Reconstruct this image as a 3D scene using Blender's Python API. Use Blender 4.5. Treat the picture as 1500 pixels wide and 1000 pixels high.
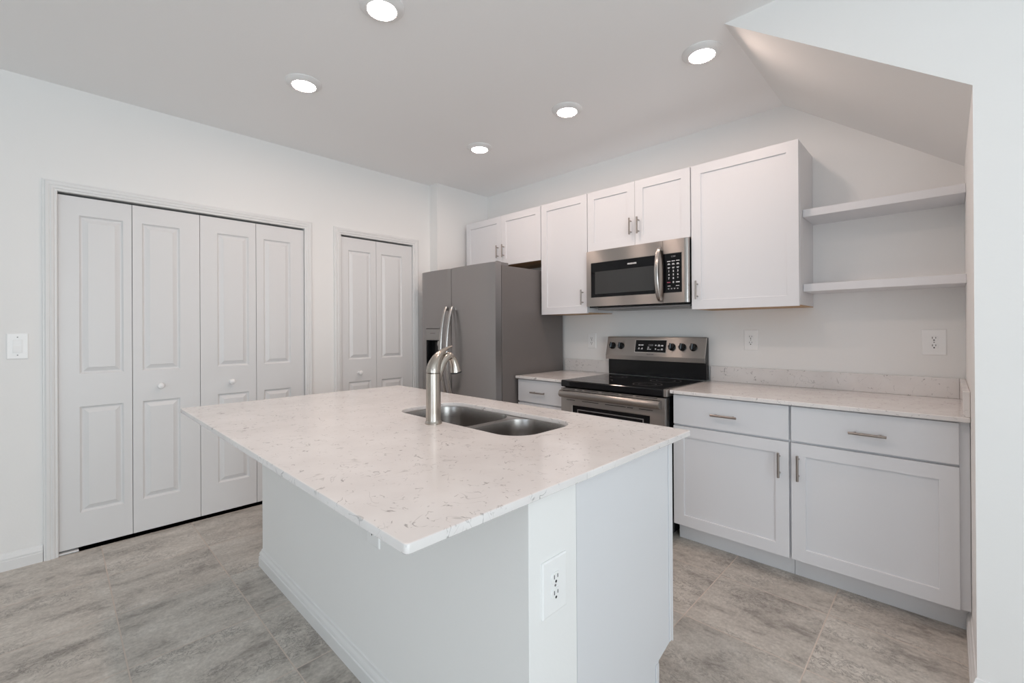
import bpy, bmesh, math
from mathutils import Vector, Matrix

for o in list(bpy.data.objects):
    bpy.data.objects.remove(o, do_unlink=True)
SC = bpy.context.scene
COL = SC.collection

# ------------------------------------------------------------------ camera
cam_d = bpy.data.cameras.new('camera')
cam = bpy.data.objects.new('camera', cam_d)
COL.objects.link(cam)
SC.camera = cam
YAW, PITCH, ROLL = -0.7731, 0.0018, -0.0057
F_PX = 653.78
cam_d.sensor_fit = 'HORIZONTAL'
cam_d.sensor_width = 36.0
cam_d.lens = 36.0 * F_PX / 1500.0
cam_d.shift_y = (481.37 - 500.0) / 1500.0
cam_d.clip_start = 0.02
cam_d.clip_end = 60
fw = Vector((math.sin(YAW) * math.cos(PITCH), math.cos(YAW) * math.cos(PITCH), math.sin(PITCH)))
rt = Vector((math.cos(YAW), -math.sin(YAW), 0))
up = rt.cross(fw)
rt2 = rt * math.cos(ROLL) + up * math.sin(ROLL)
up2 = -rt * math.sin(ROLL) + up * math.cos(ROLL)
m = Matrix.Identity(4)
for i in range(3):
    m[i][0] = rt2[i]; m[i][1] = up2[i]; m[i][2] = -fw[i]; m[i][3] = (3.5609, -3.1777, 1.2538)[i]
cam.matrix_world = m

# ------------------------------------------------------------------ world, daylight, exposure
W = bpy.data.worlds.new('World')
SC.world = W
W.use_nodes = True
bg = W.node_tree.nodes['Background']
bg.inputs[0].default_value = (0.78, 0.88, 1.0, 1)
bg.inputs[1].default_value = 0.45

def area_light(name, loc, target, sx, sy, power, color):
    d = bpy.data.lights.new(name, 'AREA')
    d.shape = 'RECTANGLE'; d.size = sx; d.size_y = sy
    d.energy = power; d.color = color
    o = bpy.data.objects.new(name, d)
    COL.objects.link(o)
    o.location = loc
    o.rotation_euler = (Vector(target) - Vector(loc)).to_track_quat('-Z', 'Y').to_euler()
    return o
# daylight entering through the big windows of the living area behind the camera
area_light('window_daylight', (5.1, -7.25, 1.2), (5.1, 0, 7.2), 2.4, 2.1, 55, (0.79, 0.90, 1.0))
area_light('side_window_daylight', (6.85, -4.0, 1.2), (0, -4.0, 6.2), 2.6, 2.1, 96, (0.87, 0.965, 1.0))

vs = SC.view_settings
SC.display_settings.display_device = 'sRGB'
vs.view_transform = 'Standard'
vs.look = 'None'
vs.exposure = 0.0
vs.gamma = 1.0
vs.use_curve_mapping = False
SC.cycles.max_bounces = 12
SC.cycles.diffuse_bounces = 8
SC.cycles.glossy_bounces = 6
SC.cycles.sample_clamp_indirect = 6.0
LAMP = 120.0

# ------------------------------------------------------------------ materials
def nodes_of(mat):
    return mat.node_tree.nodes, mat.node_tree.links

def mat(name, col, rough=0.5, metal=0.0, spec=0.5, bump=None, aniso=None, emit=None, coat=0.0):
    M = bpy.data.materials.new(name)
    M.use_nodes = True
    N, L = nodes_of(M)
    b = N['Principled BSDF']
    b.inputs['Base Color'].default_value = (*col, 1)
    b.inputs['Roughness'].default_value = rough
    b.inputs['Metallic'].default_value = metal
    b.inputs['Specular IOR Level'].default_value = spec
    b.inputs['Coat Weight'].default_value = coat
    if emit:
        b.inputs['Emission Color'].default_value = (*emit[0], 1)
        b.inputs['Emission Strength'].default_value = emit[1]
    if bump:
        scale, strength, dist = bump
        g = N.new('ShaderNodeNewGeometry')
        n = N.new('ShaderNodeTexNoise'); n.inputs['Scale'].default_value = scale
        n.inputs['Detail'].default_value = 3
        L.new(g.outputs['Position'], n.inputs['Vector'])
        bp = N.new('ShaderNodeBump'); bp.inputs['Strength'].default_value = strength
        bp.inputs['Distance'].default_value = dist
        L.new(n.outputs[0], bp.inputs['Height'])
        L.new(bp.outputs[0], b.inputs['Normal'])
    if aniso:
        amount, tan, stretch = aniso
        b.inputs['Anisotropic'].default_value = amount
        c = N.new('ShaderNodeCombineXYZ')
        for i in range(3): c.inputs[i].default_value = tan[i]
        L.new(c.outputs[0], b.inputs['Tangent'])
        g = N.new('ShaderNodeNewGeometry')
        mp = N.new('ShaderNodeMapping'); mp.inputs['Scale'].default_value = stretch
        n = N.new('ShaderNodeTexNoise'); n.inputs['Scale'].default_value = 1.0
        n.inputs['Detail'].default_value = 2
        L.new(g.outputs['Position'], mp.inputs['Vector']); L.new(mp.outputs[0], n.inputs['Vector'])
        r = N.new('ShaderNodeMapRange')
        r.inputs['To Min'].default_value = rough - 0.05; r.inputs['To Max'].default_value = rough + 0.07
        L.new(n.outputs[0], r.inputs['Value']); L.new(r.outputs[0], b.inputs['Roughness'])
    return M

M = {}
M['wall'] = mat('wall_paint', (0.845, 0.842, 0.835), 0.75, bump=(90, 0.12, 0.002))
M['ceiling'] = mat('ceiling_paint', (0.90, 0.90, 0.905), 0.85, bump=(60, 0.12, 0.002))
M['trimw'] = mat('white_trim_paint', (0.78, 0.78, 0.78), 0.35)
M['door'] = mat('white_door_paint', (0.745, 0.745, 0.75), 0.36)
M['cab'] = mat('white_cabinet_lacquer', (0.73, 0.735, 0.76), 0.36)
M['cabside'] = mat('white_cabinet_side', (0.74, 0.74, 0.755), 0.45)
M['plastic'] = mat('white_plastic', (0.88, 0.88, 0.88), 0.3)
M['dark'] = mat('dark_slot', (0.015, 0.015, 0.015), 0.6)
M['glass_black'] = mat('black_glass', (0.004, 0.004, 0.005), 0.05, spec=0.25)
M['cooktop'] = mat('cooktop_glass', (0.006, 0.006, 0.007), 0.09, spec=0.4)
M['black_gloss'] = mat('black_enamel', (0.006, 0.006, 0.007), 0.2, spec=0.3)
M['black_matte'] = mat('black_plastic', (0.02, 0.02, 0.021), 0.45)
M['mwin'] = mat('microwave_window_mesh', (0.035, 0.035, 0.035), 0.10)
M['steel_h'] = mat('brushed_steel_horizontal', (0.40, 0.37, 0.35), 0.30, 1.0, aniso=(1.0, (0, 0, 1), (3, 60, 900)))
M['fridge'] = mat('fridge_steel', (0.37, 0.355, 0.35), 0.36, 1.0, aniso=(0.6, (0, 0, 1), (4, 60, 700)))
M['fridge_side'] = mat('fridge_grey_side', (0.155, 0.14, 0.135), 0.42, bump=(300, 0.05, 0.001))
M['fridge_edge'] = mat('fridge_door_edge', (0.36, 0.35, 0.34), 0.3, 1.0)
M['handle_steel'] = mat('polished_handle_steel', (0.50, 0.475, 0.455), 0.22, 1.0)
M['nickel'] = mat('brushed_nickel', (0.46, 0.415, 0.37), 0.25, 1.0)
M['pull'] = mat('satin_nickel_pull', (0.36, 0.32, 0.295), 0.28, 1.0)
M['sink'] = mat('sink_steel', (0.42, 0.40, 0.385), 0.27, 1.0)
M['grey_cap'] = mat('hinge_grey', (0.25, 0.24, 0.24), 0.4, 0.6)
M['legend'] = mat('panel_legend', (0.75, 0.75, 0.76), 0.5)
M['legend_dim'] = mat('panel_legend_dim', (0.30, 0.30, 0.31), 0.5)
M['legend_red'] = mat('panel_legend_red', (0.35, 0.06, 0.10), 0.5)
M['legend_dark'] = mat('dark_lettering', (0.16, 0.15, 0.15), 0.5)
M['knob_mark'] = mat('knob_inlay', (0.25, 0.33, 0.40), 0.2, 0.6)
M['lamp'] = mat('lamp_diffuser', (1, 1, 1), 0.5, emit=((1.0, 0.775, 0.66), LAMP))
M['winframe'] = mat('window_frame_white', (0.8, 0.8, 0.8), 0.4)

def wood():
    Mt = mat('raw_wood_panel', (0.5, 0.32, 0.18), 0.6)
    N, L = nodes_of(Mt)
    g = N.new('ShaderNodeNewGeometry'); mp = N.new('ShaderNodeMapping')
    mp.inputs['Scale'].default_value = (3, 40, 40)
    n = N.new('ShaderNodeTexNoise'); n.inputs['Scale'].default_value = 2; n.inputs['Detail'].default_value = 4
    r = N.new('ShaderNodeValToRGB')
    r.color_ramp.elements[0].position = 0.3; r.color_ramp.elements[0].color = (0.36, 0.20, 0.09, 1)
    r.color_ramp.elements[1].position = 0.7; r.color_ramp.elements[1].color = (0.62, 0.42, 0.24, 1)
    L.new(g.outputs['Position'], mp.inputs['Vector']); L.new(mp.outputs[0], n.inputs['Vector'])
    L.new(n.outputs[0], r.inputs[0]); L.new(r.outputs[0], N['Principled BSDF'].inputs['Base Color'])
    return Mt
M['wood'] = wood()

def math_node(N, L, op, a, b=None, c=None):
    n = N.new('ShaderNodeMath'); n.operation = op
    for i, v in enumerate((a, b, c)):
        if v is None: continue
        if isinstance(v, (int, float)): n.inputs[i].default_value = v
        else: L.new(v, n.inputs[i])
    return n.outputs[0]

def quartz():
    """pale engineered stone with short grey-brown flecks and wisps"""
    Mt = mat('speckled_quartz', (0.7, 0.66, 0.64), 0.13)
    N, L = nodes_of(Mt); b = N['Principled BSDF']
    g = N.new('ShaderNodeNewGeometry')
    pos = g.outputs['Position']
    def noise(scale, detail, off, rough=0.5, dist=0.0):
        mp = N.new('ShaderNodeMapping'); mp.inputs['Location'].default_value = off
        L.new(pos, mp.inputs['Vector'])
        n = N.new('ShaderNodeTexNoise'); n.inputs['Scale'].default_value = scale
        n.inputs['Detail'].default_value = detail; n.inputs['Roughness'].default_value = rough
        n.inputs['Distortion'].default_value = dist
        L.new(mp.outputs[0], n.inputs['Vector'])
        return n.outputs[0]
    def vein(scale, off, width, gate_scale, gate_lo, dist=0.6):
        v = noise(scale, 2.5, off, 0.55, dist)
        d = math_node(N, L, 'ABSOLUTE', math_node(N, L, 'SUBTRACT', v, 0.5))
        r = N.new('ShaderNodeMapRange'); r.inputs['From Min'].default_value = 0
        r.inputs['From Max'].default_value = width
        r.inputs['To Min'].default_value = 1; r.inputs['To Max'].default_value = 0
        L.new(d, r.inputs['Value'])
        gt = noise(gate_scale, 1.5, (off[1] + 3, off[0] + 7, off[2] + 1))
        r2 = N.new('ShaderNodeMapRange'); r2.inputs['From Min'].default_value = gate_lo
        r2.inputs['From Max'].default_value = gate_lo + 0.06
        L.new(gt, r2.inputs['Value'])
        return math_node(N, L, 'MULTIPLY', r.outputs[0], r2.outputs[0])
    v1 = vein(17, (0, 0, 0), 0.017, 28, 0.575)
    v2 = vein(9, (5, 2, 1), 0.010, 15, 0.55, 1.2)
    v3 = vein(34, (9, 4, 6), 0.020, 42, 0.60)
    s = math_node(N, L, 'MAXIMUM', v1, math_node(N, L, 'MULTIPLY', v2, 0.55))
    s = math_node(N, L, 'MAXIMUM', s, math_node(N, L, 'MULTIPLY', v3, 0.7))
    cloud = noise(6, 3, (1, 8, 2))
    r = N.new('ShaderNodeValToRGB')
    r.color_ramp.elements[0].position = 0.35; r.color_ramp.elements[0].color = (0.73, 0.70, 0.69, 1)
    r.color_ramp.elements[1].position = 0.65; r.color_ramp.elements[1].color = (0.79, 0.765, 0.755, 1)
    L.new(cloud, r.inputs[0])
    mx = N.new('ShaderNodeMix'); mx.data_type = 'RGBA'
    L.new(math_node(N, L, 'MULTIPLY', s, 0.78), mx.inputs['Factor'])
    L.new(r.outputs[0], mx.inputs['A']); mx.inputs['B'].default_value = (0.20, 0.185, 0.18, 1)
    L.new(mx.outputs['Result'], b.inputs['Base Color'])
    return Mt
M['quartz'] = quartz()

TX, TY, OX, OY = 0.452, 0.434, 0.92, -0.82
def floor_mat():
    Mt = mat('travertine_look_tile', (0.4, 0.37, 0.34), 0.42)
    N, L = nodes_of(Mt); b = N['Principled BSDF']
    g = N.new('ShaderNodeNewGeometry')
    sp = N.new('ShaderNodeSeparateXYZ'); L.new(g.outputs['Position'], sp.inputs[0])
    x, y = sp.outputs[0], sp.outputs[1]
    u = math_node(N, L, 'DIVIDE', math_node(N, L, 'SUBTRACT', x, OX), TX)
    v = math_node(N, L, 'DIVIDE', math_node(N, L, 'SUBTRACT', y, OY), TY)
    iu = math_node(N, L, 'FLOOR', u); iv = math_node(N, L, 'FLOOR', v)
    fu = math_node(N, L, 'FRACT', u); fv = math_node(N, L, 'FRACT', v)
    du = math_node(N, L, 'MULTIPLY', math_node(N, L, 'MINIMUM', fu, math_node(N, L, 'SUBTRACT', 1.0, fu)), TX)
    dv = math_node(N, L, 'MULTIPLY', math_node(N, L, 'MINIMUM', fv, math_node(N, L, 'SUBTRACT', 1.0, fv)), TY)
    d = math_node(N, L, 'MINIMUM', du, dv)
    gr = N.new('ShaderNodeMapRange'); gr.inputs['From Min'].default_value = 0.0017
    gr.inputs['From Max'].default_value = 0.0030
    gr.inputs['To Min'].default_value = 1; gr.inputs['To Max'].default_value = 0
    L.new(d, gr.inputs['Value'])
    cid = N.new('ShaderNodeCombineXYZ'); L.new(iu, cid.inputs[0]); L.new(iv, cid.inputs[1])
    wn = N.new('ShaderNodeTexWhiteNoise'); L.new(cid.outputs[0], wn.inputs['Vector'])
    off = N.new('ShaderNodeVectorMath'); off.operation = 'SCALE'; off.inputs['Scale'].default_value = 23.0
    L.new(wn.outputs['Color'], off.inputs[0])
    # tiles east of x = 2.2 were laid with their grain turned a quarter
    turn = math_node(N, L, 'GREATER_THAN', x, 2.276)
    px = N.new('ShaderNodeMix'); px.data_type = 'FLOAT'
    L.new(turn, px.inputs['Factor']); L.new(x, px.inputs['A']); L.new(y, px.inputs['B'])
    py = N.new('ShaderNodeMix'); py.data_type = 'FLOAT'
    L.new(turn, py.inputs['Factor']); L.new(y, py.inputs['A']); L.new(x, py.inputs['B'])
    cp = N.new('ShaderNodeCombineXYZ'); L.new(px.outputs[0], cp.inputs[0]); L.new(py.outputs[0], cp.inputs[1])
    add = N.new('ShaderNodeVectorMath'); add.operation = 'ADD'
    L.new(cp.outputs[0], add.inputs[0]); L.new(off.outputs[0], add.inputs[1])
    def noise(sc, det, rough=0.6, dist=0.0, scale3=(1, 1, 1)):
        mp = N.new('ShaderNodeMapping'); mp.inputs['Scale'].default_value = scale3
        L.new(add.outputs[0], mp.inputs['Vector'])
        n = N.new('ShaderNodeTexNoise'); n.inputs['Scale'].default_value = sc
        n.inputs['Detail'].default_value = det; n.inputs['Roughness'].default_value = rough
        n.inputs['Distortion'].default_value = dist
        L.new(mp.outputs[0], n.inputs['Vector'])
        return n.outputs[0]
    big = noise(4.6, 10, 0.76, 0.25, (1.35, 0.65, 1))
    r = N.new('ShaderNodeValToRGB')
    e = r.color_ramp.elements
    e[0].position = 0.36; e[0].color = (0.27, 0.245, 0.22, 1)
    e[1].position = 0.64; e[1].color = (0.60, 0.565, 0.52, 1)
    m1 = e.new(0.46); m1.color = (0.455, 0.42, 0.38, 1)
    m2 = e.new(0.55); m2.color = (0.53, 0.495, 0.45, 1)
    L.new(big, r.inputs[0])
    # fine dark worm-like pits gathered in patches
    fine = noise(30, 6, 0.72, 0.8, (1.15, 0.8, 1))
    fd = math_node(N, L, 'ABSOLUTE', math_node(N, L, 'SUBTRACT', fine, 0.5))
    fr = N.new('ShaderNodeMapRange'); fr.inputs['From Max'].default_value = 0.035
    fr.inputs['To Min'].default_value = 1; fr.inputs['To Max'].default_value = 0
    L.new(fd, fr.inputs['Value'])
    patch = noise(4.5, 4, 0.6, 0.3, (1.5, 0.6, 1))
    pr = N.new('ShaderNodeMapRange'); pr.inputs['From Min'].default_value = 0.46
    pr.inputs['From Max'].default_value = 0.60
    L.new(patch, pr.inputs['Value'])
    pits = math_node(N, L, 'MULTIPLY', math_node(N, L, 'MULTIPLY', fr.outputs[0], pr.outputs[0]), 0.8)
    grain = noise(70, 3, 0.7)
    mg = N.new('ShaderNodeMapRange'); mg.inputs['From Min'].default_value = 0.3; mg.inputs['From Max'].default_value = 0.7
    mg.inputs['To Min'].default_value = 0.86; mg.inputs['To Max'].default_value = 1.16
    L.new(grain, mg.inputs['Value'])
    hsv = N.new('ShaderNodeHueSaturation')
    L.new(r.outputs[0], hsv.inputs['Color'])
    tv = N.new('ShaderNodeMapRange'); tv.inputs['To Min'].default_value = 0.94; tv.inputs['To Max'].default_value = 1.06
    L.new(wn.outputs['Value'], tv.inputs['Value'])
    L.new(math_node(N, L, 'MULTIPLY', mg.outputs[0], tv.outputs[0]), hsv.inputs['Value'])
    mx = N.new('ShaderNodeMix'); mx.data_type = 'RGBA'
    L.new(pits, mx.inputs['Factor']); L.new(hsv.outputs[0], mx.inputs['A'])
    mx.inputs['B'].default_value = (0.13, 0.12, 0.11, 1)
    m3 = N.new('ShaderNodeMix'); m3.data_type = 'RGBA'
    L.new(gr.outputs[0], m3.inputs['Factor']); L.new(mx.outputs['Result'], m3.inputs['A'])
    m3.inputs['B'].default_value = (0.58, 0.50, 0.44, 1)
    L.new(m3.outputs['Result'], b.inputs['Base Color'])
    ro = N.new('ShaderNodeMapRange'); ro.inputs['To Min'].default_value = 0.40; ro.inputs['To Max'].default_value = 0.8
    L.new(gr.outputs[0], ro.inputs['Value']); L.new(ro.outputs[0], b.inputs['Roughness'])
    bp = N.new('ShaderNodeBump'); bp.inputs['Strength'].default_value = 0.4; bp.inputs['Distance'].default_value = 0.002
    hgt = math_node(N, L, 'SUBTRACT', 1.0, gr.outputs[0])
    L.new(math_node(N, L, 'SUBTRACT', hgt, math_node(N, L, 'MULTIPLY', pits, 0.25)), bp.inputs['Height'])
    L.new(bp.outputs[0], b.inputs['Normal'])
    return Mt
M['floor'] = floor_mat()

# ------------------------------------------------------------------ mesh building
def ID(u, w, d): return (u, w, d)
def facing_minus_y(y): return lambda u, z, d: (u, y - d, z)     # u = x, d = out of the surface towards -y
def facing_plus_x(x): return lambda u, z, d: (x + d, u, z)      # u = y
def facing_plus_y(y): return lambda u, z, d: (u, y + d, z)

SIDE = {'brushed_steel_horizontal': M['handle_steel'], 'fridge_steel': M['fridge_edge']}
class MB:
    def __init__(s): s.bm = bmesh.new()
    def quad(s, pts, smooth=False):
        vs_ = [s.bm.verts.new(p) for p in pts]
        f = s.bm.faces.new(vs_); f.smooth = smooth
        return f
    def box(s, x0, x1, y0, y1, z0, z1, bevel=0.0, seg=2):
        r = bmesh.ops.create_cube(s.bm, size=1.0)
        vv = r['verts']
        for v in vv:
            v.co = Vector(((x0 + x1) / 2 + v.co.x * (x1 - x0), (y0 + y1) / 2 + v.co.y * (y1 - y0), (z0 + z1) / 2 + v.co.z * (z1 - z0)))
        if bevel > 0:
            es = list({e for v in vv for e in v.link_edges})
            bmesh.ops.bevel(s.bm, geom=es, offset=bevel, segments=seg, affect='EDGES', profile=0.5)
        return s
    def prism(s, poly, fn, d0, d1):
        """polygon (u,w) extruded between depths d0 and d1"""
        a = [s.bm.verts.new(fn(u, w, d0)) for u, w in poly]
        b = [s.bm.verts.new(fn(u, w, d1)) for u, w in poly]
        s.bm.faces.new(a); s.bm.faces.new(b[::-1])
        n = len(poly)
        for i in range(n):
            s.bm.faces.new((a[i], b[i], b[(i + 1) % n], a[(i + 1) % n]))
        return s
    def rings(s, loops, closed_start=True, closed_end=True, smooth=True):
        R = [[s.bm.verts.new(p) for p in lp] for lp in loops]
        n = len(R[0])
        for a, b in zip(R, R[1:]):
            for i in range(n):
                f = s.bm.faces.new((a[i], a[(i + 1) % n], b[(i + 1) % n], b[i])); f.smooth = smooth
        if closed_start: s.bm.faces.new(R[0][::-1])
        if closed_end: s.bm.faces.new(R[-1])
        return s
    def lathe(s, origin, axis, prof, seg=32):
        """prof = list of (radius, distance along axis)"""
        ax = Vector(axis).normalized()
        t = Vector((0, 0, 1)) if abs(ax.z) < 0.9 else Vector((1, 0, 0))
        e1 = ax.cross(t).normalized(); e2 = ax.cross(e1)
        o = Vector(origin)
        loops = []
        for r, h in prof:
            loops.append([o + ax * h + (e1 * math.cos(2 * math.pi * k / seg) + e2 * math.sin(2 * math.pi * k / seg)) * max(r, 1e-5) for k in range(seg)])
        return s.rings(loops)
    def cyl(s, p0, p1, r, seg=20, chamfer=0.0):
        p0 = Vector(p0); p1 = Vector(p1); h = (p1 - p0).length
        if chamfer: prof = [(r - chamfer, 0), (r, chamfer), (r, h - chamfer), (r - chamfer, h)]
        else: prof = [(r, 0), (r, h)]
        return s.lathe(p0, p1 - p0, prof, seg)
    def tube(s, pts, radii, seg=20, flat=None, side=None):
        """swept tube; flat = list of factors squashing the 2nd cross axis"""
        P = [Vector(p) for p in pts]
        n = len(P); loops = []
        if side is None:
            side = Vector((1, 0, 0))
        for i in range(n):
            t = (P[min(i + 1, n - 1)] - P[max(i - 1, 0)]).normalized()
            e1 = (side - t * side.dot(t)).normalized(); e2 = t.cross(e1)
            r = radii[i]; f = flat[i] if flat else 1.0
            loops.append([P[i] + e1 * r * math.cos(2 * math.pi * k / seg) + e2 * r * f * math.sin(2 * math.pi * k / seg) for k in range(seg)])
        return s.rings(loops)
    def panelled(s, fn, u0, u1, z0, z1, th, holes, rings, back=True, through=False):
        """slab with rectangular fields; each field gets nested rings (inset, depth); closed by the last ring unless through"""
        us = sorted({u0, u1, *[h[0] for h in holes], *[h[1] for h in holes]})
        zs = sorted({z0, z1, *[h[2] for h in holes], *[h[3] for h in holes]})
        def inside(u, z): return any(h[0] < u < h[1] and h[2] < z < h[3] for h in holes)
        for a, b in zip(us, us[1:]):
            for c, d in zip(zs, zs[1:]):
                if inside((a + b) / 2, (c + d) / 2): continue
                s.quad([fn(a, c, 0), fn(b, c, 0), fn(b, d, 0), fn(a, d, 0)])
                if through and back:
                    s.quad([fn(a, c, -th), fn(a, d, -th), fn(b, d, -th), fn(b, c, -th)])
        for (a, b, c, d) in holes:
            prev = None
            for (i, dep) in rings:
                cur = [fn(a + i, c + i, dep), fn(b - i, c + i, dep), fn(b - i, d - i, dep), fn(a + i, d - i, dep)]
                if prev:
                    for k in range(4):
                        s.quad([prev[k], prev[(k + 1) % 4], cur[(k + 1) % 4], cur[k]])
                prev = cur
            if not through: s.quad(prev)
        c4 = [(u0, z0), (u1, z0), (u1, z1), (u0, z1)]
        for k in range(4):
            p, q = c4[k], c4[(k + 1) % 4]
            s.quad([fn(*p, 0), fn(*p, -th), fn(*q, -th), fn(*q, 0)])
        if back and not through:
            s.quad([fn(u0, z0, -th), fn(u0, z1, -th), fn(u1, z1, -th), fn(u1, z0, -th)])
        return s
    def profile(s, prof, path):
        """closed profile list of (a,b); path = list of functions (a,b)->xyz giving each station"""
        return s.rings([[f(a, b) for a, b in prof] for f in path], smooth=False)
    def build(s, name, material, parent=None, origin=None, angle=35):
        bm = s.bm
        bmesh.ops.remove_doubles(bm, verts=bm.verts, dist=1e-6)
        bmesh.ops.recalc_face_normals(bm, faces=bm.faces)
        bm.normal_update()
        for e in bm.edges:
            lf = e.link_faces
            e.smooth = len(lf) == 2 and lf[0].smooth and lf[1].smooth and e.calc_face_angle(0) < math.radians(angle)
        me = bpy.data.meshes.new(name)
        off = Vector((0, 0, 0))
        if parent is not None:
            p = parent
            while p is not None:
                off += Vector(p.location); p = p.parent
        elif origin is not None:
            off = Vector(origin)
        else:
            xs = [v.co for v in bm.verts]
            mn = [min(c[i] for c in xs) for i in range(3)]; mxx = [max(c[i] for c in xs) for i in range(3)]
            off = Vector(((mn[0] + mxx[0]) / 2, (mn[1] + mxx[1]) / 2, mn[2]))
        bmesh.ops.translate(bm, verts=bm.verts, vec=-off)
        bm.to_mesh(me); bm.free()
        me.materials.append(material)
        if SIDE.get(material.name):
            me.materials.append(SIDE[material.name])
            for p in me.polygons:
                if abs(p.normal.z) > .8: p.material_index = 1
        o = bpy.data.objects.new(name, me)
        COL.objects.link(o)
        if parent is not None: o.parent = parent
        else: o.location = off
        return o

def tag(o, label, cat, group=None, kind=None):
    o['label'] = label; o['category'] = cat
    if group: o['group'] = group
    if kind: o['kind'] = kind
    return o
def thing(name, loc, label, cat, group=None, kind=None):
    o = bpy.data.objects.new(name, None); COL.objects.link(o)
    o.location = loc; o.empty_display_size = 0.1
    return tag(o, label, cat, group, kind)
def copy_tree(o, parent=None):
    c = o.copy(); COL.objects.link(c)
    if parent is not None: c.parent = parent
    for ch in [k for k in bpy.data.objects if k.parent == o]:
        copy_tree(ch, c)
    return c
def text(name, body, size, fn, u, z, d, material, parent, squash=1.0, align='CENTER', weight=0.0):
    """lettering as real mesh lying on a surface"""
    cu = bpy.data.curves.new(name, 'FONT'); cu.body = body; cu.size = size
    cu.align_x = align; cu.align_y = 'CENTER'; cu.extrude = 0.0002; cu.offset = weight
    tmp = bpy.data.objects.new(name, cu); COL.objects.link(tmp)
    dg = bpy.context.evaluated_depsgraph_get()
    me = bpy.data.meshes.new_from_object(tmp.evaluated_get(dg))
    bpy.data.objects.remove(tmp, do_unlink=True)
    me.name = name
    off = Vector((0, 0, 0)); p = parent
    while p is not None: off += Vector(p.location); p = p.parent
    for v in me.vertices:
        v.co = Vector(fn(u + v.co.x * squash, z + v.co.y, d + v.co.z)) - off
    me.materials.clear(); me.materials.append(material)
    o = bpy.data.objects.new(name, me); COL.objects.link(o); o.parent = parent
    return o

# ------------------------------------------------------------------ the setting
H = 2.641            # ceiling height
XR = 3.625           # right end of the kitchen alcove
YS = -1.043          # front of the stair wall
XS, ZS = 2.8395, 2.0575
XE, YN = 6.5, -7.0   # far extents of the living area behind the camera
XL = -0.75

tag(MB().box(XL - .1, XE + .12, YN - .12, 0.12, -0.1, 0).build('floor', M['floor']), 'grey-beige stone-look square tile floor with pale grout', 'floor', kind='structure')
tag(MB().box(XL - .1, XE + .12, YN - .12, 0.12, H, H + 0.1).build('ceiling', M['ceiling']), 'flat pale grey painted ceiling with round lights', 'ceiling', kind='structure')
tag(MB().box(XL, XE + .12, 0, 0.12, 0, H).build('wall_back', M['wall']), 'white painted wall behind the range and the upper cabinets', 'wall', kind='structure')

CL0, CL1 = -3.169, -1.822          # closet opening
PA0, PA1 = -1.541, -0.845          # pantry opening
DH = 2.046
b = MB()
b.panelled(facing_plus_x(0.0), YN, -0.654, 0, H, 0.75, [(CL0, CL1, 0, DH), (PA0, PA1, 0, DH)], [(0, 0), (0, -0.62)])
tag(b.build('wall_left', M['wall']), 'white painted wall with the bifold closet and pantry openings', 'wall', kind='structure')
tag(MB().box(XL, 0.118, -0.654, 0, 0, H).build('wall_left_step', M['wall']), 'shallow white wall projection beside the refrigerator', 'wall', kind='structure')

# stair wall: front face with a raking lower edge, return wall and sloping soffit
b = MB()
b.prism([(XS, H), (XR, ZS), (XR, 0), (XE, 0), (XE, H)], lambda u, w, d: (u, YS + d, w), 0, 0.113)
tag(b.build('wall_right', M['wall']), 'large bluish-white wall at the right with a raking edge under the stairs', 'wall', kind='structure')
tag(MB().box(XR, XR + .12, YS + .113, 0, 0, ZS + .05).build('wall_right_return', M['wall']), 'narrow white return wall closing the counter alcove at the right', 'wall', kind='structure')
sl = (H - ZS) / (XR - XS)
b = MB(); b.prism([(XS, H), (XR + .12, ZS - .12 * sl), (XR + .12, H)], lambda u, w, d: (u, YS + .113 + d, w), 0, -YS - .113)
tag(b.build('ceiling_slope', M['wall']), 'sloping soffit under the stairs above the open shelves', 'ceiling', kind='structure')

# living area behind the camera: window walls
b = MB(); b.panelled(facing_plus_y(YN), XL, XE, 0, H, 0.12, [(3.9, 6.3, 0.3, 2.4)], [(0, 0), (0, -0.12)], through=True)
tag(b.build('wall_rear', M['wall']), 'white wall with a wide window behind the viewer', 'wall', kind='structure')
b = MB(); b.panelled(lambda u, z, d: (XE - d, u, z), YN, YS, 0, H, 0.12, [(-5.3, -2.7, 0.3, 2.4)], [(0, 0), (0, -0.12)], through=True)
tag(b.build('wall_far_right', M['wall']), 'white side wall with a window behind the viewer', 'wall', kind='structure')
def window(name, fn, u0, u1, z0, z1, n, label):
    b = MB(); t = 0.05
    b.panelled(fn, u0, u1, z0, z1, 0.05,
               [(u0 + t + k * (u1 - u0 - t) / n, u0 + (k + 1) * (u1 - u0 - t) / n, z0 + t, z1 - t) for k in range(n)], [(0, 0), (0, -0.05)], through=True)
    tag(b.build(name, M['winframe']), label, 'window', kind='structure')
window('window_1', facing_plus_y(YN - .03), 3.9, 6.3, 0.3, 2.4, 2, 'wide white window frame behind the viewer')
window('window_2', lambda u, z, d: (XE + .03 - d, u, z), -5.3, -2.7, 0.3, 2.4, 2, 'white window frame in the side wall behind the viewer')

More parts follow.
